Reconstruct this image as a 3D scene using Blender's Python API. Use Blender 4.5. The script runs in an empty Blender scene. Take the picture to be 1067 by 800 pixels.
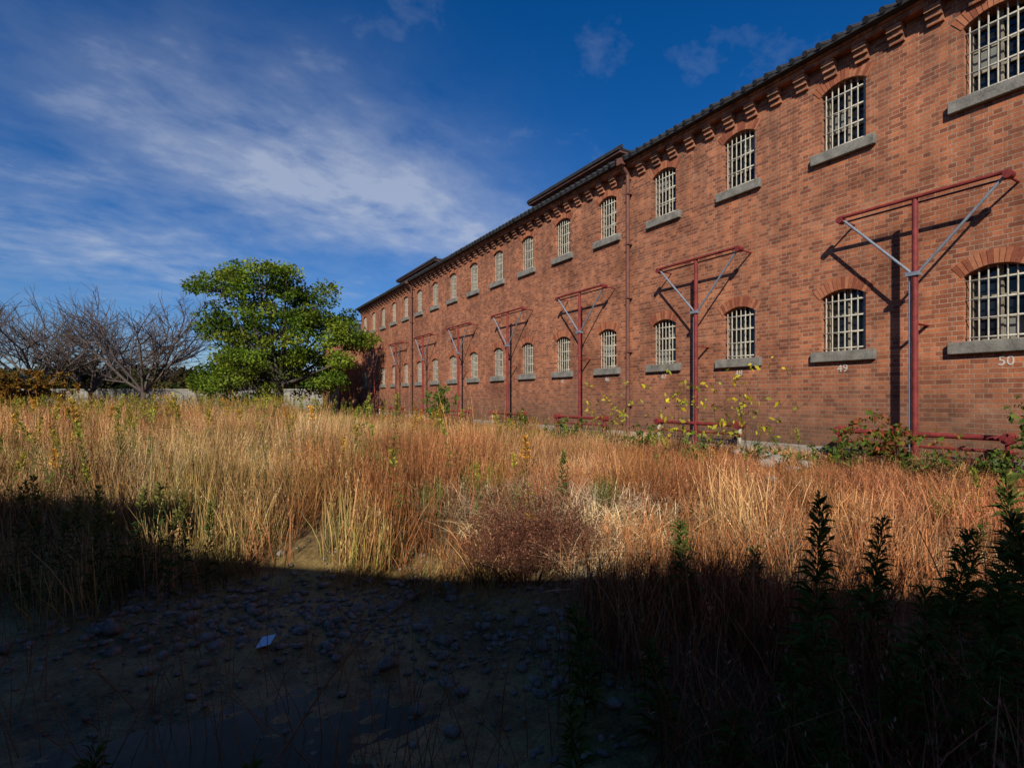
import bpy, bmesh, math, numpy as np
from mathutils import Vector, Matrix
rng=np.random.default_rng(7)
scene=bpy.context.scene
F=560.0; TH=math.atan(325.5/F); CT,ST=math.cos(TH),math.sin(TH); D=10.45
CZ=1.9
F0=(D*CT,D*ST)
def link(o,parent=None):
    scene.collection.objects.link(o)
    if parent is not None: o.parent=parent
    return o
def empty(name,loc=(0,0,0),rz=0):
    e=bpy.data.objects.new(name,None); e.location=loc; e.rotation_euler=(0,0,rz); e.empty_display_size=.3
    return link(e)
# ---------------------------------------------------------------- materials
class NT:
    def __init__(s,nt): s.nt=nt; s.n=nt.nodes; s.l=nt.links
    def add(s,t,**kw):
        n=s.n.new(t)
        for k,v in kw.items(): setattr(n,k,v)
        return n
    def put(s,sock,v):
        if isinstance(v,bpy.types.NodeSocket): s.l.new(v,sock)
        elif v is not None:
            if isinstance(v,(tuple,list)) and sock.type=='RGBA' and len(v)==3: v=(*v,1)
            sock.default_value=v
    def math(s,op,a,b=None,c=None,clamp=False):
        n=s.add('ShaderNodeMath',operation=op); n.use_clamp=clamp
        s.put(n.inputs[0],a); s.put(n.inputs[1],b); s.put(n.inputs[2],c); return n.outputs[0]
    def mix(s,f,a,b,mode='MIX'):
        n=s.add('ShaderNodeMixRGB',blend_type=mode); s.put(n.inputs[0],f); s.put(n.inputs[1],a); s.put(n.inputs[2],b); return n.outputs[0]
    def noise(s,vec,scale,detail=4,rough=.55,dist=0):
        n=s.add('ShaderNodeTexNoise'); s.put(n.inputs['Vector'],vec); n.inputs['Scale'].default_value=scale
        n.inputs['Detail'].default_value=detail; n.inputs['Roughness'].default_value=rough; n.inputs['Distortion'].default_value=dist
        return n.outputs['Fac']
    def ramp(s,f,stops):
        n=s.add('ShaderNodeValToRGB'); e=n.color_ramp.elements
        while len(e)<len(stops): e.new(.5)
        for i,(p,c) in enumerate(stops):
            e[i].position=p; e[i].color=(*c,1) if len(c)==3 else c
        s.put(n.inputs[0],f); return n.outputs[0]
    def maprange(s,v,a,b,c=0,d=1):
        n=s.add('ShaderNodeMapRange'); s.put(n.inputs[0],v)
        for i,x in enumerate((a,b,c,d)): n.inputs[i+1].default_value=x
        return n.outputs[0]
    def comb(s,x,y,z=0.0):
        n=s.add('ShaderNodeCombineXYZ'); s.put(n.inputs[0],x); s.put(n.inputs[1],y); s.put(n.inputs[2],z); return n.outputs[0]
    def sep(s,v):
        n=s.add('ShaderNodeSeparateXYZ'); s.put(n.inputs[0],v); return n.outputs
def newmat(name):
    m=bpy.data.materials.new(name); m.use_nodes=True; N=NT(m.node_tree)
    b=N.n['Principled BSDF']; b.inputs['Specular IOR Level'].default_value=.2
    return m,N,b
def simple(name,col,rough=.8,metal=0,var=.35,scale=6,bump=0,spec=.2):
    m,N,b=newmat(name)
    g=N.add('ShaderNodeNewGeometry')
    f=N.noise(g.outputs['Position'],scale,4)
    f2=N.noise(g.outputs['Position'],scale*7,2)
    f=N.math('ADD',N.math('MULTIPLY',f,.65),N.math('MULTIPLY',f2,.35))
    c=N.ramp(f,[(.3,tuple(x*(1-var) for x in col)),(.7,tuple(min(1,x*(1+var)) for x in col))])
    N.put(b.inputs['Base Color'],c); b.inputs['Roughness'].default_value=rough; b.inputs['Metallic'].default_value=metal
    b.inputs['Specular IOR Level'].default_value=spec
    if bump:
        bp=N.add('ShaderNodeBump'); bp.inputs['Strength'].default_value=bump; bp.inputs['Distance'].default_value=.02
        N.put(bp.inputs['Height'],f); N.put(b.inputs['Normal'],bp.outputs[0])
    return m
def brickmat():
    m,N,b=newmat('red_brick')
    tc=N.add('ShaderNodeTexCoord'); X,Y,Z=N.sep(tc.outputs['Object'])
    u=N.math('ADD',X,Y)
    base=tc.outputs['Object']
    wob=N.math('MULTIPLY',N.math('SUBTRACT',N.noise(base,2.0,1),.5),.012)
    vec=N.comb(u,N.math('ADD',Z,wob),0.0)
    br=N.add('ShaderNodeTexBrick'); br.offset=.5; br.offset_frequency=2; br.squash=.5; br.squash_frequency=2
    N.put(br.inputs['Vector'],vec)
    for k,v in (('Color1',(.475,.162,.071,1)),('Color2',(.19,.060,.033,1)),('Mortar',(.38,.26,.18,1)),('Scale',1.0),('Mortar Size',.007),('Mortar Smooth',.2),('Bias',-.1),('Brick Width',.23),('Row Height',.077)):
        br.inputs[k].default_value=v
    col=br.outputs['Color']
    big=N.noise(base,.55,4,.65)
    col=N.mix(1,col,N.ramp(big,[(.32,(.60,.56,.55)),(.5,(1,1,1)),(.7,(1.18,1.16,1.12))]),'MULTIPLY')
    mid=N.noise(base,3.1,4,.7)
    col=N.mix(1,col,N.ramp(mid,[(.3,(.72,.70,.70)),(.52,(1,1,1)),(.72,(1.16,1.15,1.12))]),'MULTIPLY')
    st=N.noise(N.comb(N.math('MULTIPLY',u,3.4),N.math('MULTIPLY',Z,.3),0.0),1.0,5,.65)
    top=N.maprange(Z,4.2,6.5,0,1)
    stf=N.math('MULTIPLY',N.maprange(st,.43,.70,0,1),N.math('ADD',N.math('MULTIPLY',top,.42),.32))
    col=N.mix(stf,col,(.085,.050,.036))
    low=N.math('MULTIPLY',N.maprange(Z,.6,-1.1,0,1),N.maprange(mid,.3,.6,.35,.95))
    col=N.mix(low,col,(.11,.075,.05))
    eff=N.maprange(N.noise(base,1.6,5,.7),.56,.78,0,.4)
    col=N.mix(eff,col,(.47,.29,.185))
    fine=N.noise(base,40,2)
    col=N.mix(1,col,N.ramp(fine,[(.3,(.82,.82,.82)),(.7,(1.15,1.15,1.15))]),'MULTIPLY')
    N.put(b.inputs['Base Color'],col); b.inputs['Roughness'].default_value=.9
    h=N.math('ADD',N.math('MULTIPLY',br.outputs['Fac'],-1.0),N.math('MULTIPLY',fine,.4))
    bp=N.add('ShaderNodeBump'); bp.inputs['Strength'].default_value=.6; bp.inputs['Distance'].default_value=.008
    N.put(bp.inputs['Height'],h); N.put(b.inputs['Normal'],bp.outputs[0])
    return m
def vegmat(name,trans=.3,mode='grass'):
    m=bpy.data.materials.new(name); m.use_nodes=True; N=NT(m.node_tree); N.n.clear()
    out=N.add('ShaderNodeOutputMaterial')
    at=N.add('ShaderNodeAttribute',attribute_name='col')
    g=N.add('ShaderNodeNewGeometry')
    col=at.outputs['Color']
    if mode=='leaf':
        pos2=N.noise(g.outputs['Position'],1.1,2,.6)
        col=N.mix(1,col,N.ramp(pos2,[(.3,(.75,.75,.75)),(.7,(1.2,1.2,1.1))]),'MULTIPLY')
    d=N.add('ShaderNodeBsdfDiffuse'); N.put(d.inputs['Color'],col)
    if trans<=0: N.l.new(d.outputs[0],out.inputs[0]); return m
    t=N.add('ShaderNodeBsdfTranslucent'); N.put(t.inputs['Color'],col)
    mx=N.add('ShaderNodeMixShader'); mx.inputs[0].default_value=trans
    N.l.new(d.outputs[0],mx.inputs[1]); N.l.new(t.outputs[0],mx.inputs[2]); N.l.new(mx.outputs[0],out.inputs[0])
    return m
M={}
M['brick']=brickmat()
M['stone']=simple('sill_stone',(.20,.185,.155),.9,var=.5,scale=6,bump=.4)
M['bar']=simple('cream_paint',(.46,.42,.33),.6,var=.35,scale=9)
M['wood']=simple('weathered_window_frame',(.28,.24,.17),.7,var=.5,scale=10)
m,N,b=newmat('dark_glass'); b.inputs['Base Color'].default_value=(.012,.013,.014,1); b.inputs['Roughness'].default_value=.12; b.inputs['Specular IOR Level'].default_value=.5; M['glass']=m
M['tile']=simple('roof_tile',(.035,.034,.036),.7,var=.4,scale=5,bump=.3)
M['red']=simple('red_oxide_paint',(.20,.03,.026),.6,var=.55,scale=6,spec=.3)
M['steel']=simple('galvanised_steel',(.27,.30,.34),.5,metal=.4,var=.25,scale=12,spec=.4)
M['white']=simple('faded_white_paint',(.55,.50,.44),.8,var=.3,scale=30)
M['concrete']=simple('concrete',(.27,.25,.21),.95,var=.35,scale=3,bump=.4)
M['bark']=simple('bark',(.085,.07,.055),.95,var=.4,scale=8)
M['twig']=simple('bare_twig',(.11,.082,.07),.95,var=.3,scale=4)
M['pipe']=simple('brown_downpipe',(.16,.07,.05),.6,var=.3,scale=8)
M['rock']=simple('rubble_stone',(.21,.17,.12),.9,var=.65,scale=9,bump=.3)
M['lantern']=simple('rusty_sheet',(.13,.06,.045),.7,var=.4,scale=5)
M['dry']=vegmat('dry_grass_blade',0,'grass')
M['green']=vegmat('weed_leaf',.2,'green')
M['leaf']=vegmat('tree_leaf',.35,'leaf')
# ---------------------------------------------------------------- mesh builder
class MB:
    def __init__(s): s.v=[]; s.f=[]; s.m=[]
    def face(s,pts,mi=0):
        b=len(s.v); s.v+=list(pts); s.f.append(tuple(range(b,b+len(pts)))); s.m.append(mi)
    def box(s,x0,x1,y0,y1,z0,z1,mi=0):
        b=len(s.v)
        s.v+=[(x0,y0,z0),(x1,y0,z0),(x1,y1,z0),(x0,y1,z0),(x0,y0,z1),(x1,y0,z1),(x1,y1,z1),(x0,y1,z1)]
        for f in ((0,3,2,1),(4,5,6,7),(0,1,5,4),(1,2,6,5),(2,3,7,6),(3,0,4,7)):
            s.f.append(tuple(b+i for i in f)); s.m.append(mi)
    def tube(s,p0,p1,r0,r1=None,n=10,mi=0,cap=True):
        if r1 is None: r1=r0
        p0=Vector(p0);p1=Vector(p1); d=(p1-p0).normalized()
        a=d.orthogonal().normalized(); c=d.cross(a); b=len(s.v)
        for p,r in ((p0,r0),(p1,r1)):
            for i in range(n):
                t=2*math.pi*i/n; s.v.append(tuple(p+(a*math.cos(t)+c*math.sin(t))*r))
        for i in range(n):
            j=(i+1)%n; s.f.append((b+i,b+j,b+n+j,b+n+i)); s.m.append(mi)
        if cap:
            s.f.append(tuple(b+i for i in range(n))[::-1]); s.m.append(mi)
            s.f.append(tuple(b+n+i for i in range(n))); s.m.append(mi)
    def obj(s,name,mats,parent=None,smooth=False,bevel=0):
        me=bpy.data.meshes.new(name); me.from_pydata(s.v,[],s.f); 
        for mt in mats: me.materials.append(M[mt])
        me.polygons.foreach_set('material_index',s.m)
        if smooth: me.polygons.foreach_set('use_smooth',[True]*len(s.f))
        me.update()
        o=link(bpy.data.objects.new(name,me),parent)
        if bevel:
            bv=o.modifiers.new('bevel','BEVEL'); bv.width=bevel; bv.segments=2; bv.limit_method='ANGLE'
        return o
def npmesh(name,V,Fq,C,mat,parent=None):
    me=bpy.data.meshes.new(name)
    V=np.asarray(V,dtype=np.float32); nv=len(V); Fq=np.asarray(Fq,dtype=np.int32); k=Fq.shape[1]; nf=len(Fq)
    me.vertices.add(nv); me.vertices.foreach_set('co',V.ravel())
    me.loops.add(nf*k); me.loops.foreach_set('vertex_index',Fq.ravel())
    me.polygons.add(nf); me.polygons.foreach_set('loop_start',np.arange(0,nf*k,k,dtype=np.int32)); me.polygons.foreach_set('loop_total',np.full(nf,k,dtype=np.int32))
    me.update(calc_edges=True)
    if nv<400000: me.validate()
    if C is not None:
        a=me.attributes.new('col','FLOAT_COLOR','POINT'); cc=np.ones((nv,4),dtype=np.float32); cc[:,:3]=C; a.data.foreach_set('color',cc.ravel())
    me.materials.append(mat)
    o=bpy.data.objects.new(name,me)
    link(o,parent)
    return o
# ---------------------------------------------------------------- terrain
def sm(a,b,x):
    t=np.clip((x-a)/(b-a),0,1); return t*t*(3-2*t)
def wav(x,y):
    return (np.sin(x*1.7+1.3*np.sin(y*.9))*np.cos(y*1.9+.7*np.sin(x*1.3))*.5+np.sin(x*4.1+y*2.3)*np.cos(y*5.3-x*1.7)*.25+np.sin(x*9.7-y*3.1)*np.cos(y*11.3+x*2.9)*.12)
def qf(x,y): return y+.22*x+.25*np.sin(x*1.1)+.12*np.sin(x*2.9+1)
def ground(x,y):
    x=np.asarray(x,dtype=float); y=np.asarray(y,dtype=float)
    dd=D-(x*CT+y*ST); q=qf(x,y)
    field=-1.27+.17*sm(3,0,dd)
    low=-1.93+.33*sm(-.1,1.3,x+.25*(y-4))
    h=low+(field-low)*sm(4.4,7.2,q)
    near=np.exp(-((x/14)**2+(y/14)**2))
    h=h+wav(x,y)*.05*near
    e=((x+1.8)/1.1)**2+((y-2.8)/.55)**2
    h=h-.085*np.exp(-e)
    h=h+.018*np.sin(x*17+3*np.sin(y*7))*np.sin(y*19+2*np.sin(x*5))*near
    return h+CZ
def axis(a,b,step,lim):
    c=list(np.arange(a,b,step)); s=step
    lo=[];v=a
    while v>-lim: s*=1.25; v-=s; lo.append(v)
    s=step;v=c[-1];hi=[]
    while v<lim: s*=1.25; v+=s; hi.append(v)
    return np.array(lo[::-1]+c+hi)
ax=axis(-9,9,.07,1800); ay=axis(-1,11,.07,1800)
GX,GY=np.meshgrid(ax,ay); GZ=ground(GX,GY)
V=np.stack([GX.ravel(),GY.ravel(),GZ.ravel()],1); nx=len(ax); ny=len(ay)
ii=(np.arange(ny-1)[:,None]*nx+np.arange(nx-1)[None,:]).ravel()
Fq=np.stack([ii,ii+1,ii+1+nx,ii+nx],1)
m,N,b=newmat('muddy_ground')
g=N.add('ShaderNodeNewGeometry'); P_=g.outputs['Position']; X,Y,Z=N.sep(P_)
n1=N.noise(P_,1.3,5,.6); n2=N.noise(P_,14,4,.65); n4=N.noise(P_,60,2,.6)
nm=N.math('ADD',N.math('ADD',N.math('MULTIPLY',n1,.5),N.math('MULTIPLY',n2,.3)),N.math('MULTIPLY',n4,.2))
mud=N.ramp(nm,[(.38,(.055,.036,.012)),(.5,(.19,.125,.04)),(.6,(.31,.215,.075))])
soil=N.ramp(n2,[(.35,(.05,.032,.015)),(.65,(.16,.10,.045))])
hf=N.maprange(Z,CZ-1.84,CZ-1.6,0,1)
N.put(b.inputs['Base Color'],N.mix(hf,mud,soil))
wet=N.maprange(Z,CZ-1.98,CZ-1.88,.3,.95); N.put(b.inputs['Roughness'],wet)
bp=N.add('ShaderNodeBump'); bp.inputs['Strength'].default_value=.9; bp.inputs['Distance'].default_value=.035
N.put(bp.inputs['Height'],nm); N.put(b.inputs['Normal'],bp.outputs[0])
go=npmesh('ground',V,Fq,None,m); go.data.polygons.foreach_set('use_smooth',[True]*len(Fq))
m,N,b=newmat('muddy_water'); b.inputs['Base Color'].default_value=(.075,.052,.02,1); b.inputs['Roughness'].default_value=.09; b.inputs['Specular IOR Level'].default_value=.28; b.inputs['IOR'].default_value=1.25
g=N.add('ShaderNodeNewGeometry'); bp=N.add('ShaderNodeBump'); bp.inputs['Strength'].default_value=.12; bp.inputs['Distance'].default_value=.01
N.put(bp.inputs['Height'],N.noise(g.outputs['Position'],9,3)); N.put(b.inputs['Normal'],bp.outputs[0]); M['water']=m
mb=MB(); zz=CZ-1.966; ring=[(-2.1+2.2*math.cos(t),2.9+1.2*math.sin(t),zz) for t in np.linspace(0,2*math.pi,40,endpoint=False)]
mb.face(ring); mb.obj('puddle_water',['water'])
# ---------------------------------------------------------------- building
P=2.25; S0=3.36
def arch(cx,w,zs,zt,rise,n=12):
    R=(w*w+rise*rise)/(2*rise); a=math.asin(w/R); zc=zt-R
    return [(cx+R*math.sin(t),zc+R*math.cos(t)) for t in np.linspace(-a,a,n)],R,a,zc
def facade(parent,k0,k1,zbase,ztop,levels,w=.405,s0=S0):
    W=MB(); B=MB(); S=MB(); A=MB(); G=MB(); rise=.13
    cuts=[zbase]+[ (levels[i][1]+levels[i+1][0])/2 for i in range(len(levels)-1)]+[ztop]
    for k in range(k0,k1+1):
        cx=s0+k*P; x0=cx-P/2; x1=cx+P/2
        for li,(zs,zt) in enumerate(levels):
            za,zb=cuts[li],cuts[li+1]
            pts,R,a,zc=arch(cx,w,zs,zt,rise)
            L=cx-w; Rr=cx+w; zsp=pts[0][1]
            q=lambda a_,b_,c_,d_:W.face([(a_,0,c_),(a_,0,d_),(b_,0,d_),(b_,0,c_)])
            q(x0,x1,za,zs); q(x0,L,zs,zsp); q(Rr,x1,zs,zsp); q(x0,L,zsp,zb); q(Rr,x1,zsp,zb)
            for i in range(len(pts)-1):
                p,r=pts[i],pts[i+1]; W.face([(p[0],0,p[1]),(p[0],0,zb),(r[0],0,zb),(r[0],0,r[1])])
            dp=-.26
            loop=[(L,zs)]+pts+[(Rr,zs)]
            for i in range(len(loop)):
                p=loop[i]; r=loop[(i+1)%len(loop)]
                W.face([(p[0],0,p[1]),(r[0],0,r[1]),(r[0],dp,r[1]),(p[0],dp,p[1])])
            G.face([(p[0],dp+.01,p[1]) for p in loop],0)
            yb=-.20
            for xx in (L+.03,cx,Rr-.03): G.box(xx-.028,xx+.028,yb-.03,yb,zs,zsp+.03 if abs(xx-cx)>.1 else zt-.01,1)
            for fz in (.02,.36,.68,.97):
                z=zs+(zsp-zs)*fz; G.box(L+.002,Rr-.002,yb-.028,yb+.004,z-.02,z+.02,1)
            for _ in range(2):
                if rng.random()<.5:
                    i=rng.integers(0,2); j=rng.integers(0,3); zz0=zs+(zsp-zs)*(.04+.33*j)
                    xa=L+.06 if i==0 else cx+.03; yy_=yb-.015-.003*_
                    G.face([(xa,yy_,zz0),(xa,yy_,zz0+.33),(xa+w-.09,yy_,zz0+.33),(xa+w-.09,yy_,zz0)],2)
            nb=7
            for i in range(nb):
                x=L+(i+.5)*2*w/nb
                ztop_=zc+math.sqrt(R*R-(x-cx)**2)
                B.tube((x,-.075,zs),(x,-.075,ztop_),.013,n=6,cap=False)
            for fz in (.06,.35,.64,.93):
                z=zs+(zsp-zs)*fz; B.box(L+.001,Rr-.001,-.083,-.067,z-.014,z+.014)
            j=rng.normal(0,.01,2); S.box(cx-.585+j[0],cx+.585+j[1],-.05,.09,zs-.19,zs+.0)
            nv=15
            for i in range(nv):
                t0=-a*1.08+2*a*1.08*i/nv; t1=t0+2*a*1.08/nv*.86
                r0=R+.004; r1=R+.225; yy=.006+rng.random()*.006
                c=[(cx+r*math.sin(t),zc+r*math.cos(t)) for r,t in ((r0,t0),(r1,t0),(r1,t1),(r0,t1))]
                A.face([(p[0],yy,p[1]) for p in c],int(rng.integers(0,3)))
                for e in range(4):
                    p=c[e]; r_=c[(e+1)%4]; A.face([(p[0],yy,p[1]),(p[0],-.03,p[1]),(r_[0],-.03,r_[1]),(r_[0],yy,r_[1])],int(rng.integers(0,3)))
    W.obj('brick_wall',['brick'],parent); B.obj('window_bars',['bar'],parent,smooth=True)
    S.obj('stone_sills',['stone'],parent,bevel=.012); A.obj('arch_bricks',['v1','v2','v3'],parent); G.obj('window_sashes',['glass','wood','pane'],parent)
M['v1']=simple('arch_brick_a',(.34,.115,.056),.9,var=.25,scale=15)
M['v2']=simple('arch_brick_b',(.24,.074,.040),.9,var=.25,scale=15)
M['v3']=simple('arch_brick_c',(.40,.155,.078),.9,var=.25,scale=15)
M['pane']=simple('frosted_pane',(.20,.20,.17),.4,var=.3,scale=5)
bld=empty('brick_prison_building',(F0[0],F0[1],CZ),math.pi/2+TH)
K0,K1=-6,16
xa=S0+K0*P-P/2; xb=S0+K1*P+P/2
facade(bld,K0,K1,-1.4,6.62,[(.89,2.05),(4.73,5.97)])
mb=MB(); x=xa+.2
while x<xb-.2:
    mb.box(x-.115,x+.115,-.02,.06,6.12,6.215); mb.box(x-.115,x+.115,-.02,.115,6.215,6.31); mb.box(x-.115,x+.115,-.02,.17,6.31,6.40); x+=P/4
mb.box(xa,xb,-.01,.19,6.402,6.48); mb.box(xa,xb,-.01,.235,6.482,6.56)
mb.obj('brick_cornice',['brick'],bld)
mb=MB()
pitch=math.tan(math.radians(27)); ye=.38; ze=6.58; dep=5.2
mb.face([(xa-.3,ye,ze),(xb,ye,ze),(xb,-dep,ze+(ye+dep)*pitch),(xa-.3,-dep,ze+(ye+dep)*pitch)])
mb.face([(xa-.3,ye,ze-.05),(xb,ye,ze-.05),(xb,-.1,ze-.05),(xa-.3,-.1,ze-.05)])
mb.face([(xa-.3,ye,ze-.05),(xb,ye,ze-.05),(xb,ye,ze),(xa-.3,ye,ze)])
mb.face([(xa-.3,-dep*2-ye,ze),(xb,-dep*2-ye,ze),(xb,-dep,ze+(ye+dep)*pitch),(xa-.3,-dep,ze+(ye+dep)*pitch)])
x=xa-.2
while x<xb:
    j=rng.normal(0,.008); mb.tube((x+j,ye+.035+j,ze+.02),(x,-2.5,ze+.02+(ye+2.5)*pitch),.055,n=8); x+=.27
mb.obj('tiled_roof',['tile'],bld)
mb=MB()
for xx in (xa,xb-.001):
    mb.face([(xx,0,-1.4),(xx,-dep*2,-1.4),(xx,-dep*2,6.6),(xx,-dep,6.6+dep*pitch),(xx,0,6.6)])
mb.face([(xa,-dep*2,-1.4),(xb,-dep*2,-1.4),(xb,-dep*2,6.6),(xa,-dep*2,6.6)])
mb.obj('end_walls',['brick'],bld)
mb=MB(); mb.box(xa,xb,-.05,.07,-1.4,-.93); mb.obj('foundation_plinth',['concrete'],bld,bevel=.02)
mb=MB()
for s in (11.35,29.1,-6.7):
    mb.tube((s,.11,-1.2),(s,.11,6.25),.05,n=10); mb.tube((s,.11,6.25),(s,.34,6.5),.05,n=10)
    mb.box(s-.1,s+.1,.24,.44,6.45,6.62)
    for z in (-.2,1.3,2.8,4.3,5.7): mb.box(s-.075,s+.075,.0,.17,z-.02,z+.02)
    mb.tube((s+.13,.05,-1.0),(s+.13,.05,6.4),.02,n=6)
mb.obj('downpipes',['pipe'],bld,smooth=False)
mb=MB()
for s0,s1 in ((13.0,18.5),(28.5,35.3),(-6,0)):
    mb.box(s0+.25,s1-.25,-5.0,-1.35,6.9,7.8,1)
    mb.box(s0,s1,-5.4,-1.05,7.80,7.87,0)
    mb.box(s0-.02,s1+.02,-5.4,-1.0,7.874,7.94,2)
    x=s0+.4
    while x<s1-.3:
        mb.box(x,x+.06,-1.35,-1.31,7.3,7.79,0); x+=.45
    mb.tube((s0-.05,-1.1,7.98),(s1+.05,-1.1,7.98),.06,n=8,mi=2)
mb.obj('roof_ventilators',['lantern','wood','tile'],bld)
for s,txt in ((S0-.12,'50'),(S0+P,'49'),(S0+2*P,'48'),(S0+3*P,'47'),(S0+4*P,'46'),(S0-P,'51'),(S0+5*P,'45')):
    cu=bpy.data.curves.new('cell_number','FONT'); cu.body=txt; cu.size=.2; cu.extrude=.001; cu.align_x='CENTER'; cu.materials.append(M['white'])
    o=link(bpy.data.objects.new('cell_number',cu),bld)
    o.matrix_local=Matrix(((-1,0,0,s),(0,0,1,.006),(0,1,0,.50),(0,0,0,1)))
wing=empty('brick_end_wing',(F0[0],F0[1],CZ),math.pi/2+TH)
mb=MB(); mb.box(xb+.02,xb+6,-8,1.6,-1.4,4.3); mb.obj('walls',['brick'],wing)
mb=MB()
x0,x1,y0,y1,z0,z1=xb-.3,xb+6.3,-8,2.0,4.3,6.0
mb.face([(x0,y1,z0),(x1,y1,z0),((x0+x1)/2,y1-2.5,z1)]); mb.face([(x0,y1,z0),((x0+x1)/2,y1-2.5,z1),((x0+x1)/2,y0,z1),(x0,y0,z0)]); mb.face([(x1,y1,z0),((x0+x1)/2,y1-2.5,z1),((x0+x1)/2,y0,z1),(x1,y0,z0)])
mb.face([(x0,y0,z0-.01),(x1,y0,z0-.01),(x1,y1,z0-.01),(x0,y1,z0-.01)])
mb.obj('roof',['tile'],wing)
# ---------------------------------------------------------------- red pipe frames
for k in range(-2,8):
    s=4.25+4.45*k
    fr=empty('red_pipe_frame',(F0[0],F0[1],CZ),math.pi/2+TH)
    mb=MB(); y=.42; L=1.17; zt=3.25; zn=2.0+rng.normal(0,.02)
    mb.tube((s,y,-1.35),(s,y,zt+.02),.045,n=12,mi=0)
    mb.tube((s-L,y+.03,zt),(s+L,y+.03,zt),.030,n=10,mi=0)
    mb.tube((s-L,y-.05,zt-.075),(s+L,y-.05,zt-.075),.018,n=8,mi=0)
    for e in (-1,1):
        mb.tube((s+e*L,y-.07,zt-.04),(s+e*L,y+.07,zt-.04),.06,n=14,mi=0)
        mb.tube((s+e*(L-.05),y,zt-.05),(s+e*.03,y,zn),.022,n=8,mi=1)
        mb.tube((s+e*(L-.02),-.01,zt-.06),(s+e*(L-.02),y,zt-.05),.018,n=8,mi=0)
        mb.tube((s+e*L,y,-.58),(s+e*L,y,-1.35),.045,n=10,mi=0 if k%2==0 else 2)
        mb.tube((s+e*(L+.0),y-.1,-.58),(s+e*(L+.0),y+.1,-.58),.08,n=12,mi=0)
        mb.box(s+e*L-.08,s+e*L+.08,y-.08,y+.08,-.80,-.77,0)
    mb.tube((s-L,y,-.58),(s+L,y,-.58),.042,n=10,mi=0)
    mb.tube((s-L,y-.1,-.78),(s+L,y-.1,-.78),.026,n=8,mi=0)
    mb.tube((s+.085,y-.03,-1.2),(s+.085,y-.03,zn+.03),.022,n=8,mi=1)
    mb.box(s-.07,s+.12,y-.065,y+.065,zn-.03,zn+.03,1); mb.box(s-.03,s+.03,-.0,y-.04,1.2,1.22,0)
    mb.box(s-.09,s+.09,y-.09,y+.09,-1.12,-1.08,0)
    mb.obj('frame_pipes',['red','steel','bar'],fr)
# ---------------------------------------------------------------- building behind the camera
aL=math.atan2(-2.4,11)
SE=math.radians(33); sh=Vector((.2,.98)).normalized()
Lh=9.0; QP=(0.0,4.75)
ex,ey=QP[0]-sh.x*Lh,QP[1]-sh.y*Lh; ez=-1.7+Lh*math.tan(SE)
rear=empty('rear_brick_building',(ex,ey,CZ),aL)
facade(rear,-16,16,-1.9,ez-.05,[(-.6,.6),(2.4,3.5)],s0=0)
t24=math.tan(math.radians(24))
mb=MB(); mb.face([(-40,.35,ez),(40,.35,ez),(40,-5,ez+5.35*t24),(-40,-5,ez+5.35*t24)])
mb.face([(-40,-10,ez),(40,-10,ez),(40,-5,ez+5.35*t24),(-40,-5,ez+5.35*t24)])
mb.box(-40,40,-.2,.35,ez-.12,ez-.004)
mb.obj('tiled_roof',['tile'],rear)
mb=MB(); mb.box(-37,37,-10,-.45,-1.9,ez-.1); mb.box(-37,-3.9,-9,.25,ez+.002,ez+.85); mb.obj('rear_walls_and_shadow_block',['brick'],rear)  # second box: raised block added to throw the left-hand shadow farther
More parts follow.
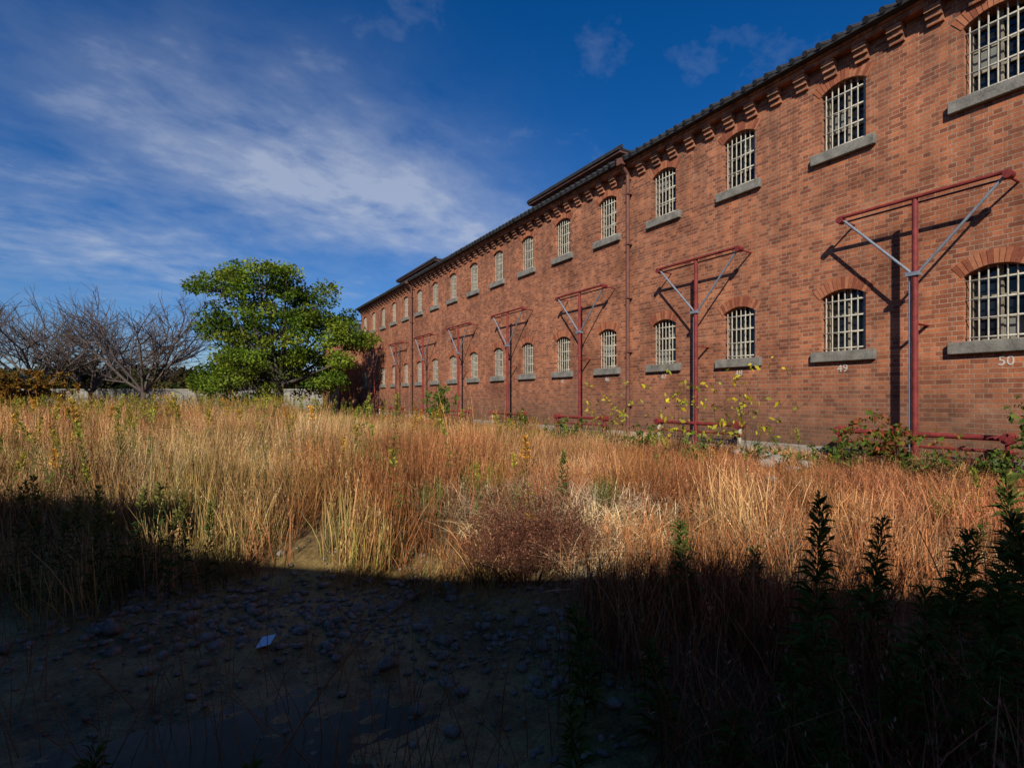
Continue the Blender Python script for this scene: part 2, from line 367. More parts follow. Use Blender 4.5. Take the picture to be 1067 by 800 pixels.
# ---------------------------------------------------------------- vegetation kit
def blades(n,rad,h,w,lean,c0,c1,seed=.0,hv=.3,sc=(.5,.36,.18),seg=3):
    t=np.linspace(0,1,seg+1)
    r=rad*np.sqrt(rng.random(n)); a=rng.random(n)*6.283
    bx=r*np.cos(a); by=r*np.sin(a)
    H=h*(1-hv+hv*1.5*rng.random(n)); la=rng.random(n)*6.283; lm=lean*H*np.abs(rng.normal(.5,.5,n))
    wa=rng.random(n)*3.1416; ww=w*(.6+.8*rng.random(n))
    cx=bx[:,None]+lm[:,None]*np.cos(la)[:,None]*t**1.8
    cy=by[:,None]+lm[:,None]*np.sin(la)[:,None]*t**1.8
    cz=H[:,None]*t*(1-.12*(lm/H)[:,None]*t)
    wd=ww[:,None]*(np.array([1,1,.75,.15]) if seg==3 else np.array([1,.85,.2]))
    dx=np.cos(wa)[:,None]*wd/2; dy=np.sin(wa)[:,None]*wd/2
    V=np.empty((n,seg+1,2,3)); V[:,:,0,0]=cx-dx;V[:,:,0,1]=cy-dy;V[:,:,0,2]=cz;V[:,:,1,0]=cx+dx;V[:,:,1,1]=cy+dy;V[:,:,1,2]=cz
    cv=(.5+1.0*rng.random(n))[:,None,None,None]; tt=t[None,:,None,None]
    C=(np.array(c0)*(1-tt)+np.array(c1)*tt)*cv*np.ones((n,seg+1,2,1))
    base=(np.arange(n)*(seg+1)*2)[:,None]+np.arange(seg)[None,:]*2
    Fc=np.stack([base,base+1,base+3,base+2],-1).reshape(-1,4)
    Vs=[V.reshape(-1,3)];Cs=[C.reshape(-1,3)];Fs=[Fc];off=n*(seg+1)*2
    if seed>0:
        ids=np.where(rng.random(n)<seed)[0]
        m_=8
        for i in ids:
            f=.72+.28*rng.random(m_)
            px=bx[i]+lm[i]*np.cos(la[i])*f**1.8; py=by[i]+lm[i]*np.sin(la[i])*f**1.8; pz=H[i]*f
            c=np.stack([px,py,pz],1)
            d=np.stack([rng.normal(0,.25,m_),rng.normal(0,.25,m_),.9+0*px],1)*(.03+.03*rng.random(m_))[:,None]
            s=np.stack([rng.normal(0,1,m_),rng.normal(0,1,m_),0*px],1); s/=np.linalg.norm(s,axis=1)[:,None]; s*=.0035
            q=np.stack([c,c+d*.5+s,c+d,c+d*.5-s],1).reshape(-1,3)
            Vs.append(q);Cs.append(np.tile(np.array(sc)*(.7+.6*rng.random()),(len(q),1)))
            Fs.append(off+np.arange(m_*4).reshape(-1,4)); off+=m_*4
    return np.concatenate(Vs),np.concatenate(Fs),np.concatenate(Cs)
def merge(parts):
    off=0;V=[];Fc=[];C=[]
    for v,f,c in parts:
        V.append(v);Fc.append(f+off);C.append(c);off+=len(v)
    return np.concatenate(V),np.concatenate(Fc),np.concatenate(C)
def leafquads(c,d,size,wr,col,droop=0):
    n=len(c); r=rng.normal(size=(n,3)); s=np.cross(d,r); s/=np.linalg.norm(s,axis=1)[:,None]+1e-9
    L=size[:,None]; mid=c+d*L*.5; tip=c+d*L; tip[:,2]-=droop*size
    q=np.stack([c,mid+s*L*wr*.5,tip,mid-s*L*wr*.5],1).reshape(-1,3)
    return q,np.arange(n*4).reshape(-1,4),np.repeat(col,4,axis=0)
def segs(S,n=4,col=(.1,.08,.06)):
    A=np.array([s[0] for s in S],float);B=np.array([s[1] for s in S],float);r0=np.array([s[2] for s in S]);r1=np.array([s[3] for s in S])
    d=B-A; d/=np.linalg.norm(d,axis=1)[:,None]+1e-9
    up=np.where(np.abs(d[:,2:3])>.9,np.array([[1,0,0.]]),np.array([[0,0,1.]])); a=np.cross(d,up); a/=np.linalg.norm(a,axis=1)[:,None]; c=np.cross(d,a)
    V=np.empty((len(S),2,n,3))
    for i in range(n):
        t=2*math.pi*i/n; o=a*math.cos(t)+c*math.sin(t)
        V[:,0,i]=A+o*r0[:,None]; V[:,1,i]=B+o*r1[:,None]
    base=(np.arange(len(S))*2*n)[:,None]; i=np.arange(n)[None,:]; j=(i+1)%n
    Fc=np.stack([base+i,base+j,base+n+j,base+n+i],-1).reshape(-1,4)
    V=V.reshape(-1,3); return V,Fc,np.tile(np.array(col),(len(V),1))
def goldenrod(H,nl,col,curve=.1,plume=True,ll=.13,pc=(.20,.19,.05),nf=70,lw=.15):
    S=[];pts=[];la=rng.random()*6.28
    for t in np.linspace(0,1,6): pts.append(np.array([curve*H*t*t*math.cos(la),curve*H*t*t*math.sin(la),H*t]))
    for i in range(5): S.append((pts[i],pts[i+1],.005*(1-.14*i),.005*(1-.14*(i+1))))
    parts=[segs(S,3,(.10,.09,.03))]
    t=.12+.86*rng.random(nl)**.8; an=np.arange(nl)*2.4+rng.normal(0,.3,nl)
    c=np.stack([curve*H*t*t*math.cos(la),curve*H*t*t*math.sin(la),H*t],1)
    el=np.radians(15+35*t+rng.normal(0,12,nl))
    d=np.stack([np.cos(an)*np.cos(el),np.sin(an)*np.cos(el),np.sin(el)],1)
    size=ll*(1.15-.75*t)*(.7+.6*rng.random(nl))
    cc=np.array(col)[None]*(.6+.8*rng.random(nl))[:,None]*np.stack([.8+.6*(t<.35),1+0*t,1+0*t],1)
    parts.append(leafquads(c,d,size,lw,cc,.35))
    if plume:
        m_=nf; t=.8+.2*rng.random(m_); an=rng.random(m_)*6.28; rr=(1.02-t)*.5*H*.35*rng.random(m_)
        c=np.stack([curve*H*t*t*math.cos(la)+rr*np.cos(an),curve*H*t*t*math.sin(la)+rr*np.sin(an),H*t+rr*.3],1)
        d=np.stack([np.cos(an)*.6,np.sin(an)*.6,.7+0*an],1)
        parts.append(leafquads(c,d,.03+.03*rng.random(m_),.4,np.array([pc])*(.6+.8*rng.random(m_))[:,None]))
    return merge(parts)
def bake(name,variants,pts,rz,tilt,scl,idx,tint,mat):
    Vs=[];Fs=[];Cs=[];off=0
    for vi,(v,f,c) in enumerate(variants):
        k=np.where(idx==vi)[0]
        if len(k)==0: continue
        co,si=np.cos(rz[k])[:,None],np.sin(rz[k])[:,None]
        X=v[None,:,0]*scl[k,0:1];Y=v[None,:,1]*scl[k,0:1];Z=v[None,:,2]*scl[k,1:2]
        x=X*co-Y*si+tilt[k,0:1]*Z+pts[k,0:1]; y=X*si+Y*co+tilt[k,1:2]*Z+pts[k,1:2]; z=Z+pts[k,2:3]
        Vs.append(np.stack([x,y,z],-1).reshape(-1,3).astype(np.float32))
        Cs.append((c[None]*tint[k][:,None,:]).reshape(-1,3).astype(np.float32))
        Fs.append((f[None]+(np.arange(len(k))*len(v))[:,None,None]+off).reshape(-1,4)); off+=len(k)*len(v)
    return npmesh(name,np.concatenate(Vs),np.concatenate(Fs),np.concatenate(Cs),mat)
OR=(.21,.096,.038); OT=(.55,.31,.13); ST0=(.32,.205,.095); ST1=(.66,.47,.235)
def drykit(m,sd,wm,seg):
    K=[]
    g=dict(hv=.5,seg=seg)
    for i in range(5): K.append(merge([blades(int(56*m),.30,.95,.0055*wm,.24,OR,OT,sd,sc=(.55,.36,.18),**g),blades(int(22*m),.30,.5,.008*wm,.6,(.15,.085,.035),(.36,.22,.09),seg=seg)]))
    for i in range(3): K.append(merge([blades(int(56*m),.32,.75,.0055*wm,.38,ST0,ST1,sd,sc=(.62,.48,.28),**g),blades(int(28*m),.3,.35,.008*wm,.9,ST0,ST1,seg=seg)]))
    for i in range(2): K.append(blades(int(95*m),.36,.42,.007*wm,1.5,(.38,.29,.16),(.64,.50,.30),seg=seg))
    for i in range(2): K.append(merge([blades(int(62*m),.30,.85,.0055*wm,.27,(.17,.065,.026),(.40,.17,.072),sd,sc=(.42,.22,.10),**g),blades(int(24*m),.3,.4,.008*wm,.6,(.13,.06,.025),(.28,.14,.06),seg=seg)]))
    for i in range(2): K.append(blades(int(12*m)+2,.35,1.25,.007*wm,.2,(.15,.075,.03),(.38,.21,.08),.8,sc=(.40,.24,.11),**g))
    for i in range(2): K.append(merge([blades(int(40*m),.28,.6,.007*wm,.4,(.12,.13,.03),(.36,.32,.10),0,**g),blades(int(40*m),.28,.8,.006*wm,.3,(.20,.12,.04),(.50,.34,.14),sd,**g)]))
    return K
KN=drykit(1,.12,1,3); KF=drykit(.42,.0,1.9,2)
def gkit(m,wm):
    K=[]
    for i in range(5): K.append(goldenrod(1.15+.15*rng.random(),int(75*m),(.10,.155,.028),.08+.1*rng.random(),True,.13*wm,(.36,.33,.05),int(60*m)))
    for i in range(2): K.append(blades(int(60*m),.2,.6,.011*wm,.5,(.06,.10,.02),(.24,.28,.06)))
    return K
GN_=gkit(1,1); GF=gkit(.5,1.35)
def vnoise(x,y,s,seed):
    r=np.random.default_rng(seed); G=r.random((64,64)); u=x/s+31.7; v=y/s+17.3; i=np.floor(u).astype(int); j=np.floor(v).astype(int); fu=u-i; fv=v-j; fu=fu*fu*(3-2*fu); fv=fv*fv*(3-2*fv)
    g=lambda a,b:G[a%64,b%64]
    return (g(i,j)*(1-fu)+g(i+1,j)*fu)*(1-fv)+(g(i,j+1)*(1-fu)+g(i+1,j+1)*fu)*fv
def sample(y0,y1,dens,xmul=1.06,xpad=1.8):
    A=(y1-y0)*2*(y1*xmul+xpad); n=int(A*dens); x=(rng.random(n)*2-1)*(y1*xmul+xpad); y=y0+(y1-y0)*rng.random(n)
    k=(np.abs(x)<y*xmul+xpad)&((D-(x*CT+y*ST))>.25); return x[k],y[k]
XS=[];YS=[];SC=[]
for y0,y1,dn,sc in ((1.3,9,14,1.0),(9,16,8.5,1.04),(16,30,5,1.12),(30,75,1.3,1.35)):
    x,y=sample(y0,y1,dn)
    XS.append(x);YS.append(y);SC.append(np.full(len(x),sc))
x=np.concatenate(XS);y=np.concatenate(YS);sc=np.concatenate(SC)
q=qf(x,y); ql=4.75-.9*sm(-2.4,-3.8,x)
pond=(q<ql+.5*rng.random(len(x)))&((x+.25*(y-4))<.25+.5*rng.random(len(x)))
thin=(q<ql+.7)&(rng.random(len(x))<.3)&(x<1.0)
clear=vnoise(x,y,.9,3)<.13
k=~pond&~thin&~clear&((x*x+y*y)>1.9**2)
x=x[k];y=y[k];sc=sc[k];q=q[k]; n=len(x); dd=D-(x*CT+y*ST)
pA=vnoise(x,y,2.3,11); pB=vnoise(x,y,1.2,12); pC=vnoise(x*.6,y,2.8,13); pH=vnoise(x,y,1.0,14)
idx=rng.integers(0,5,n)
idx=np.where(pA+rng.normal(0,.12,n)>.64,rng.integers(5,8,n),idx)
idx=np.where(pA+rng.normal(0,.12,n)<.40,rng.integers(10,12,n),idx)
right=(x>1.6)&(y<14)&(rng.random(n)<.5); idx=np.where(right,rng.integers(10,12,n),idx)
idx=np.where((pC+.18*(y>16)+rng.normal(0,.1,n)>.81),rng.integers(14,16,n),idx)
shade=(x>.3)&(y<4.4)&(rng.random(n)<.9); idx=np.where(shade,rng.integers(10,12,n),idx)  # darker rusty tufts picked here, deepening the shade through blade colour
pale=(np.exp(-((x-.7)/1.2)**2-((q-6.3)/1.2)**2)>rng.random(n)); idx=np.where(pale,rng.integers(8,10,n),idx)
idx=np.where(rng.random(n)<.10,rng.integers(12,14,n),idx)
hs=sc*(.56+.5*rng.random(n))*(.62+.75*pH)
hs*=np.where(q<6,.8,1.0)
hs*=.36+.64*sm(1.2,9.0,dd)
near=(y<5)&(x>.2); hs*=np.where(near,1.1,1)
tint=(.55+.85*rng.random(n))[:,None]*(.68+.64*pB)[:,None]*np.stack([1.04+0*x,.90+.12*pC,.80+.28*rng.random(n)],1)
pts=np.stack([x,y,ground(x,y)-.02],1); til=rng.normal(0,.11,(n,2)); rz=rng.random(n)*6.283
wind=vnoise(x,y,1.6,21)-.5; til[:,0]+=.35*wind
scl=np.stack([sc*1.05,hs],1); nr=y<16
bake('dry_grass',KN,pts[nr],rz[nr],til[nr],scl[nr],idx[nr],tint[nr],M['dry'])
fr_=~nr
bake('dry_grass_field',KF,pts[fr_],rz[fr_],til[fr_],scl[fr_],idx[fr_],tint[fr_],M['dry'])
XS=[];YS=[]
for y0,y1,dn in ((4.6,9,3.2),(9,16,3.4),(16,32,2.6),(32,70,1.1)):
    x,y=sample(y0,y1,dn); XS.append(x);YS.append(y)
x=np.concatenate(XS);y=np.concatenate(YS); n=len(x); q=qf(x,y)
pr=.16+.5*(vnoise(x,y,1.7,31)>.62)+.22*(x<-.55*y)+.42*(y>15)
k=(rng.random(n)<pr)&(q>5.2); x=x[k];y=y[k]; n=len(x)
s=(.62+.45*rng.random(n))*np.where(y>30,1.2,1)*np.where(y>15,1.12,1); s*=.42+.58*sm(.8,8.0,D-(x*CT+y*ST))
idx=np.where(rng.random(n)<.82,rng.integers(0,5,n),rng.integers(5,7,n))
tint=(.65+.6*rng.random(n))[:,None]*np.stack([.85+1.2*rng.random(n)**2,1+0*x,.9+0*x],1)
pts=np.stack([x,y,ground(x,y)-.02],1); til=rng.normal(0,.08,(n,2)); rz=rng.random(n)*6.283; scl=np.stack([s,s],1); nr=y<16
bake('green_weeds',GN_,pts[nr],rz[nr],til[nr],scl[nr],idx[nr],tint[nr],M['green'])
fr_=~nr
bake('green_weeds_field',GF,pts[fr_],rz[fr_],til[fr_],scl[fr_],idx[fr_],tint[fr_],M['green'])
def px(xp,y): return (xp-533.5)/F*y
def plantobj(name,x,y,vfc,mat,rz=0,s=1):
    o=npmesh(name,*vfc,mat); o.location=(x,y,float(ground(x,y))-.02); o.rotation_euler=(0,0,rz); o.scale=(s,s,s); return o
for xp,y,H in ((848,2.6,1.17),(905,3.0,.98),(985,2.7,.98),(1030,2.5,1.0),(1058,2.9,1.25),(880,2.2,.65),(940,2.15,.62),(1010,2.0,.7),(605,2.3,.62),(690,2.7,.6),(610,3.1,.7),(760,2.3,.5),(260,2.15,.5),(90,2.3,.45),(1090,2.3,1.1),(785,3.6,.6),(715,3.9,.7),(965,2.3,.85),(1045,2.2,.95),(1000,3.2,.85),(830,2.3,.55),(870,1.9,.6)):
    plantobj('goldenrod_plant',px(xp,y),y,goldenrod(H,int(240*H),(.085,.115,.022),.10,H>1,.19,lw=.14),M['green'])
for xp,y,H in ((15,5.0,1.15),(45,5.1,1.2),(75,4.9,1.0),(105,5.2,1.1),(140,5.2,1.05),(165,5.3,1.1),(190,5.2,.95),(215,5.3,.9),(-10,4.9,1.1),(60,4.7,.9),(125,4.8,.9),(585,6.3,.7),(30,4.7,.95),(95,4.7,.9),(-40,5,1.2),(175,4.9,.9)):
    plantobj('goldenrod_plant',px(xp,y),y,goldenrod(H,110,(.05,.085,.02),.08,True,.13),M['green'])
def redclump():
    parts=[]; S=[]
    for i in range(150):
        a=rng.random()*6.283; r=.40*math.sqrt(rng.random()); hgt=.50*(1-.35*(r/.4)**2)*(.4+.75*rng.random()); p=np.array([r*.6*math.cos(a),r*.6*math.sin(a),0]); e=np.array([r*1.5*math.cos(a)+rng.normal(0,.05),r*1.3*math.sin(a)+rng.normal(0,.05),hgt])
        mid=(p+e)/2+np.array([0,0,.05]); S+= [(p,mid,.003,.0025),(mid,e,.0025,.0012)]
        for j in range(7):
            f=.3+.7*rng.random(); b0=p+(e-p)*f+np.array([0,0,.05*(1-f)]); d=rng.normal(0,1,3); d[2]=abs(d[2])+.5; d/=np.linalg.norm(d); S.append((b0,b0+d*.10,.0016,.0008))
    parts.append(segs(S,3,(.20,.085,.055)))
    c=np.array([s[1] for s in S]); c=np.repeat(c,2,0)+rng.normal(0,.025,(len(c)*2,3)); d=rng.normal(size=c.shape); d[:,2]+=.6; d/=np.linalg.norm(d,axis=1)[:,None]
    parts.append(leafquads(c,d,.010+.014*rng.random(len(c)),.5,np.array([[.36,.15,.095]])*(.35+1.1*rng.random(len(c)))[:,None]))
    return merge(parts)
for xp,y,s in ((548,5.1,1.1),(588,5.2,.9),(515,5.25,.85),(560,5.5,1.15),(530,5.6,.9)): plantobj('red_weed_clump',px(xp,y),y,redclump(),M['leaf'],rng.random()*6,s)
S=[]
for i in range(190):
    xp=rng.uniform(-20,600); y=rng.uniform(1.6,4.4); x=px(xp,y); z=float(ground(x,y)); H=rng.uniform(.25,.85)*(1 if y>2 else .7); a=rng.normal(0,.35);b_=rng.normal(0,.3)
    p=np.array([x,y,z]); pr=p
    for t in (.35,.7,1): 
        nx_=p+np.array([a*H*t**1.5,b_*H*t,H*t]); S.append((pr,nx_,.003*(1.2-t*.6),.003*(1.1-t*.7))); pr=nx_
        if rng.random()<.6: S.append((nx_,nx_+np.array([rng.normal(0,.06),rng.normal(0,.05),.06]),.0014,.0006))
yy=2.4
kp=[(290,790),(325,735),(345,705),(370,675),(390,652),(405,640),(422,627),(442,614)]
pr=None
for xp,yp in kp:
    c_=np.array([px(xp,yy),yy,CZ-(yp-415)/F*yy]); 
    if pr is not None: S.append((pr,c_,.005,.0042))
    pr=c_; yy+=.03
v=segs(S,4,(.40,.20,.09)); npmesh('dead_stalks',*v,M['leaf'])
def rocks(name,lst,mat):
    V=[];Fc=[];off=0
    bm=bmesh.new(); bmesh.ops.create_icosphere(bm,subdivisions=1,radius=1); bv=np.array([v_.co[:] for v_ in bm.verts]); bf=np.array([[v_.index for v_ in f.verts] for f in bm.faces]); bm.free()
    for (x,y,z,s) in lst:
        v_=bv*(1+rng.normal(0,.17,(len(bv),1)))*np.array([s*rng.uniform(.8,1.4),s*rng.uniform(.7,1.2),s*rng.uniform(.4,.8)]); a=rng.random()*6.28
        c_,s_=math.cos(a),math.sin(a); v_=np.stack([v_[:,0]*c_-v_[:,1]*s_,v_[:,0]*s_+v_[:,1]*c_,v_[:,2]],1)+np.array([x,y,z]); V.append(v_);Fc.append(bf+off);off+=len(bv)
    return npmesh(name,np.concatenate(V),np.concatenate(Fc),None,mat)
lst=[]
for i in range(2300):
    x=rng.uniform(-4.0,.9); q_=4.35+rng.normal(0,.5); y=q_-.22*x-.25*math.sin(x*1.1); s=.008+.035*rng.random()**3+ (.04 if rng.random()<.05 else 0); lst.append((x,y,float(ground(x,y))+s*.2,s))
for i in range(800):
    x=rng.uniform(-4,.6); y=rng.uniform(1.9,4.5); s=.006+.026*rng.random()**3; lst.append((x,y,float(ground(x,y))+s*.2,s))
rocks('bank_rubble',lst,M['rock'])
mb=MB(); lx,ly=px(277,4.1),4.1; lz=float(ground(lx,ly))
mb.face([(-.05,-.035,.0),(.045,-.04,.02),(.05,.035,.045),(-.04,.04,.03)]); mb.face([(-.05,-.035,.0),(-.04,.04,.03),(-.055,.03,.0),(-.06,-.02,-.01)])
M['paper']=simple('paper_litter',(.75,.75,.75),.7,var=.05); o=mb.obj('paper_litter',['paper']); o.location=(lx,ly,lz+.04); o.scale=(1.2,1.2,1.6)
lst=[]
for xp,y,s in ((795,9.6,.16),(812,9.3,.2),(838,8.7,.13),(828,8.3,.12),(800,8.9,.13),(770,10.2,.16),(805,7.4,.1),(830,7.1,.09)):
    x=px(xp,y); lst.append((x,y,float(ground(x,y))+.16,s))
rocks('concrete_rubble',lst,M['concrete'])
# ---------------------------------------------------------------- saplings / shrubs
def bush(H,W,nb,leafcol,nl,ls,col=(.10,.07,.05)):
    S=[];tips=[]
    for i in range(nb):
        a=rng.random()*6.283; r=W*math.sqrt(rng.random()); h=H*(.6+.4*rng.random())*(1-.3*(r/W)**2); p=np.zeros(3); 
        for t in (.25,.5,.75,1): 
            q_=np.array([r*math.cos(a)*t**1.3,r*math.sin(a)*t**1.3,h*t])+rng.normal(0,.03*H*t,3); S.append((p,q_,.007*(1.2-t),.007*(1.05-t))); p=q_
            if t>.3:
                for j in range(2):
                    e=q_+np.array([rng.normal(0,.14),rng.normal(0,.14),.08+.1*rng.random()])*H*.6; S.append((q_,e,.003,.0012)); tips.append((q_,e))
    parts=[segs(S,4,col)]
    ti=rng.integers(0,len(tips),nl); f=rng.random(nl)[:,None]; A=np.array([t[0] for t in tips])[ti];B=np.array([t[1] for t in tips])[ti]
    c=A+(B-A)*f+rng.normal(0,.02,(nl,3)); d=rng.normal(size=(nl,3)); d[:,2]-=.2; d/=np.linalg.norm(d,axis=1)[:,None]
    lc=np.array(leafcol); ci=rng.integers(0,len(lc),nl); parts.append(leafquads(c,d,ls*(.6+.8*rng.random(nl)),.55,lc[ci]*(.7+.6*rng.random(nl))[:,None],.1))
    return merge(parts)
YL=[(.60,.49,.03),(.50,.43,.05),(.34,.37,.05)]; GLc=[(.10,.16,.025),(.13,.19,.035),(.07,.12,.025)]; RL=[(.12,.17,.03),(.34,.09,.04),(.09,.15,.02),(.28,.16,.04)]
for xp,y,H,W,nb,cl,nl,ls,nm in ((705,9.9,1.9,.6,8,YL,110,.095,'yellow_leaf_sapling'),(778,9.3,1.9,.9,9,YL,110,.095,'yellow_leaf_sapling'),(738,10.1,1.6,.9,8,YL,110,.09,'yellow_leaf_sapling'),(640,13,1.8,.8,8,YL,100,.10,'yellow_leaf_sapling'),
   (918,8.0,1.1,.42,13,RL,520,.08,'wall_shrub'),(885,8.1,.8,.3,9,GLc,300,.07,'wall_shrub'),(1075,7.2,1.2,.3,8,GLc,220,.08,'wall_shrub'),(456,21,1.8,.8,14,GLc,700,.14,'wall_shrub'),(985,7.5,.8,.25,5,RL,60,.07,'wall_shrub'),(735,9.0,.7,.5,8,GLc,200,.07,'wall_shrub'),(590,14.2,.9,.6,10,GLc,300,.09,'wall_shrub'),(1000,7.6,.4,.5,8,GLc,240,.06,'wall_shrub'),(860,8.6,.45,.6,8,GLc,300,.06,'wall_shrub'),
   (945,7.7,.5,.4,8,GLc,260,.06,'wall_shrub'),(800,9.5,.5,.5,8,GLc,220,.06,'wall_shrub'),(670,12,.7,.6,9,GLc,260,.08,'wall_shrub'),(1040,7.3,.5,.35,8,GLc,220,.06,'wall_shrub'),(540,16.5,.9,.6,9,GLc,300,.09,'wall_shrub')):
    plantobj(nm,px(xp,y),y,bush(H,W,nb,cl,nl,ls),M['leaf'])
plantobj('orange_shrub',px(25,30),30,bush(2.9,2.6,40,[(.30,.14,.03),(.24,.11,.02),(.16,.13,.03)],9000,.16),M['leaf'])
plantobj('orange_shrub',px(-60,30),30,bush(3.2,2.6,40,[(.22,.13,.03),(.24,.11,.02),(.12,.12,.03)],7000,.16),M['leaf'])
# ---------------------------------------------------------------- trees
def leafcloud(subs,per,ls,cols):
    C=[];K=[];Dd=[]
    for (c,r,tone) in subs:
        n=int(per*(r/.6)**2); d=rng.normal(size=(n,3)); d/=np.linalg.norm(d,axis=1)[:,None]; rr=r*(.45+.6*rng.random(n))
        C.append(np.array(c)+d*rr[:,None]*np.array([1.25,1.15,.62])); K.append(np.array(cols[rng.integers(0,len(cols))])[None]*tone*(.6+.8*rng.random(n))[:,None]); 
        dd=d+rng.normal(0,.8,(n,3)); dd/=np.linalg.norm(dd,axis=1)[:,None]; Dd.append(dd)
    C=np.concatenate(C);K=np.concatenate(K);Dd=np.concatenate(Dd)
    return leafquads(C,Dd,ls*(.6+.8*rng.random(len(C))),.6,K)
ty=33.0; k=ty/F
tree=empty('green_broadleaf_tree',(px(290,ty),ty,0))
gz=float(ground(px(290,ty),ty))
lob=[(284,304,34),(246,310,25),(328,320,28),(298,350,46),(244,345,30),(352,350,24),(364,378,15),(234,390,25),(264,393,34),(318,392,32),(270,288,14),(222,374,15),(226,334,14),(369,352,12),(308,294,12),(347,326,12),(217,396,13),(256,290,9),(345,394,18),(298,318,28),(262,365,28)]
subs=[]; S=[]; tb=np.array([0,0,gz-.1]); fork=np.array([.1,0,gz+2.0]); S.append((tb,fork,.32,.22))
for (lx_,lyp,lr) in lob:
    c=np.array([(lx_-290)*k,rng.uniform(-.8,.8)*(1.6 if lr>25 else 2.2),CZ+(415-lyp)*k]); r=lr*k
    mid=(fork+c)/2+rng.normal(0,.25,3); S.append((fork,mid,.13,.08)); S.append((mid,c,.08,.035))
    ns=max(5,int((lr**2)/38))
    for i in range(ns):
        d=rng.normal(size=3); d/=np.linalg.norm(d); sp=c+d*r*rng.uniform(.5,1.05)*np.array([1.05,1.2,.95]); subs.append((sp,rng.uniform(.3,.7),rng.uniform(.55,1.5))); 
        S.append((c+(sp-c)*.1,sp,.03,.012))
npmesh('trunk_and_limbs',*segs(S,7),M['bark'],tree)
npmesh('crown',*leafcloud(subs,200,.17,[(.155,.205,.022),(.115,.17,.02),(.20,.235,.028),(.09,.145,.018)]),M['leaf'],tree)
def baretree(H,spread):
    S=[]
    def grow(p,d,L,r,lv):
        n=3; q=p
        for i in range(n):
            d=d+rng.normal(0,.12,3)+np.array([0,0,.04]); d/=np.linalg.norm(d); e=q+d*L/n; S.append((q,e,r*(1-.25*i/n),r*(1-.25*(i+1)/n))); q=e
            if lv>0 and (i>0 or lv<4):
                for j in range(2):
                    dd=d+rng.normal(0,spread,3); dd[2]=dd[2]*.8+.25; dd/=np.linalg.norm(dd); grow(q,dd,L*rng.uniform(.5,.72),max(r*.5,.014),lv-1)
    for i in range(6):
        a=i*1.05+rng.normal(0,.2); d=np.array([math.cos(a)*.85,math.sin(a)*.85,.9]); d/=np.linalg.norm(d); grow(np.array([0,0,H*.2]),d,H*.5,.12,3)
    S.append((np.array([0,0,-.2]),np.array([0,0,H*.22]),.24,.19))
    return segs(S,3,(.12,.10,.085))
for xp,y,H in ((40,42,9.0),(150,40,8.4),(-60,44,8.6),(95,47,8.4)):
    x=px(xp,y); o=npmesh('bare_cherry_tree',*baretree(H,.6),M['twig']); o.location=(x,y,float(ground(x,y)))
subs=[]
for i in range(420):
    y=rng.uniform(58,80); x=rng.uniform(-85,-6); h=rng.uniform(.3,1)*(2.8+2.2*(.5+.5*math.sin(x*.21))+1.2*math.sin(x*.6)); subs.append(((x,y,CZ-1.2+h),rng.uniform(.8,1.6),rng.uniform(.5,1.1)))
npmesh('distant_trees',*leafcloud(subs,45,.5,[(.05,.065,.02),(.07,.075,.025),(.11,.085,.03),(.04,.055,.02)]),M['leaf'])
pw=empty('concrete_perimeter_wall',(0,0,0)); mb=MB(); 
for i in range(24):
    x0=-75+i*3.2; mb.box(x0,x0+3.17,50,50.25,CZ-1.5,CZ+.75)
mb.box(-75,1.8,49.93,50.32,CZ+.753,CZ+.88); mb.obj('wall_panels',['concrete'],pw)
# ---------------------------------------------------------------- world
w=bpy.data.worlds.new("World"); scene.world=w; w.use_nodes=True; N=NT(w.node_tree); N.n.clear()
out=N.add('ShaderNodeOutputWorld'); bg=N.add('ShaderNodeBackground'); sky=N.add('ShaderNodeTexSky'); sky.sky_type='NISHITA'; sky.sun_disc=False
sky.sun_elevation=SE; sky.sun_rotation=math.atan2(-sh.x,-sh.y)%(2*math.pi); sky.air_density=1.0; sky.dust_density=.4; sky.ozone_density=4.0
tc=N.add('ShaderNodeTexCoord'); X,Y,Z=N.sep(tc.outputs['Generated'])
den=N.math('ADD',N.math('MAXIMUM',Z,0.0),.16); U=N.math('DIVIDE',X,den); Vv=N.math('DIVIDE',Y,den)
def lin(a,b,c): return N.math('ADD',N.math('ADD',N.math('MULTIPLY',U,a),N.math('MULTIPLY',Vv,b)),c)
def frame(cu_,cv_): return lin(.66,.75,-(.66*cu_+.75*cv_)), lin(-.75,.66,-(-.75*cu_+.66*cv_))
al,ac=frame(-.50,1.82)
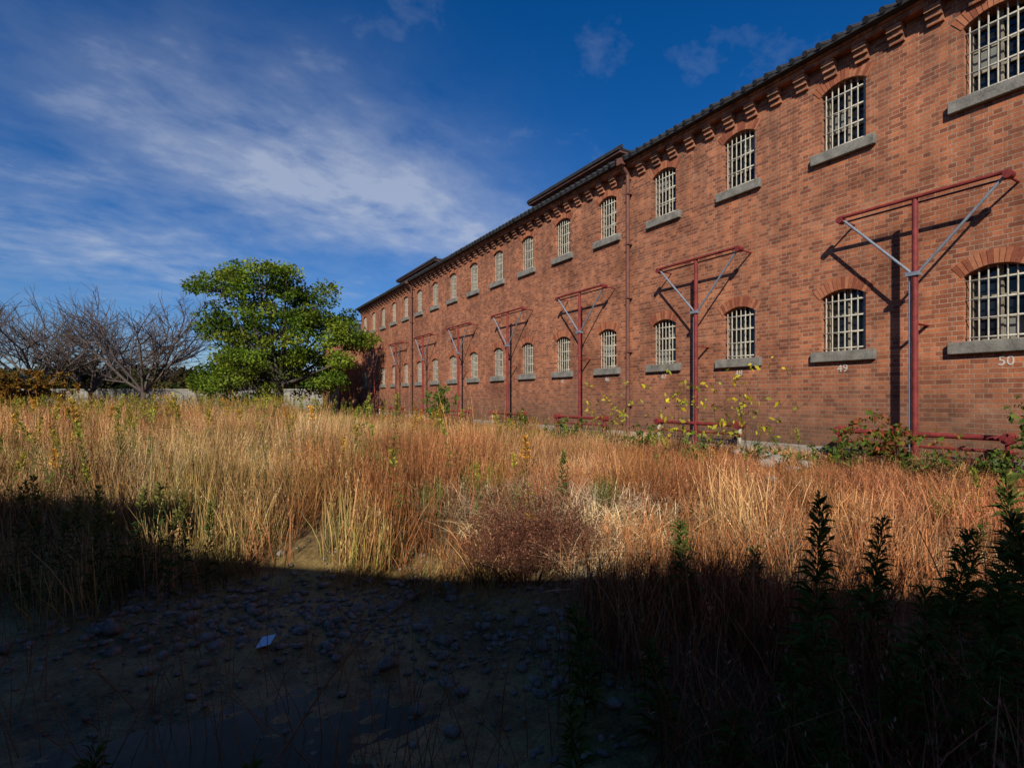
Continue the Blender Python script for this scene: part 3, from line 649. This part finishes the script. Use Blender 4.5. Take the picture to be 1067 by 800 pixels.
def gauss(a,sa,c,sc_): 
    e=N.math('ADD',N.math('POWER',N.math('ABSOLUTE',N.math('DIVIDE',a,sa)),2.0),N.math('POWER',N.math('ABSOLUTE',N.math('DIVIDE',c,sc_)),2.0)); return N.math('POWER',2.718,N.math('MULTIPLY',e,-1.0))
mask=gauss(al,.64,ac,.36)
a2,c2_=frame(-1.6,2.1); mask2=gauss(a2,.9,c2_,.5)
vec=N.comb(N.math('MULTIPLY',al,1.9),N.math('MULTIPLY',ac,2.1),0.0)
n1=N.noise(vec,1.7,6,.56,.25); n2=N.noise(N.comb(N.math('MULTIPLY',al,6.0),N.math('MULTIPLY',ac,8.5),3.0),1.6,4,.6,.2)
nn_=N.math('ADD',N.math('MULTIPLY',n1,.74),N.math('MULTIPLY',n2,.26))
c1=N.math('MULTIPLY',mask,N.maprange(nn_,.34,.64,0.22,1.0))
c2=N.math('MULTIPLY',mask2,N.maprange(nn_,.38,.64,0.05,.5))
c3=N.maprange(nn_,.55,.8,0,.22)
cl=N.math('MINIMUM',N.math('ADD',N.math('ADD',c1,c2),c3),.64)
hs=N.add('ShaderNodeHueSaturation'); hs.inputs['Saturation'].default_value=1.36; N.put(hs.inputs['Color'],sky.outputs[0])
skc=N.mix(1,hs.outputs[0],(.95,1.0,1.27),'MULTIPLY')
col=N.mix(cl,skc,(7.2,8.0,9.6))
N.put(bg.inputs['Color'],col); bg.inputs['Strength'].default_value=.07
N.l.new(bg.outputs[0],out.inputs[0])
sl=bpy.data.lights.new('sun','SUN'); sl.energy=5.0; sl.angle=math.radians(.5); sl.color=(1,.95,.85); so=link(bpy.data.objects.new('sun',sl))
dirv=Vector((sh.x*math.cos(SE),sh.y*math.cos(SE),-math.sin(SE))); so.rotation_euler=dirv.to_track_quat('-Z','Y').to_euler(); so.location=(0,-20,30)
cd=bpy.data.cameras.new('camera'); cd.sensor_width=36; cd.lens=F/1067*36; cd.shift_y=15/1067; cd.clip_end=5000; cd.clip_start=.05
co=link(bpy.data.objects.new('camera',cd)); co.location=(0,0,CZ); co.rotation_euler=(math.pi/2,0,0); scene.camera=co
scene.view_settings.view_transform='Standard'; scene.view_settings.look='None'; scene.view_settings.exposure=0
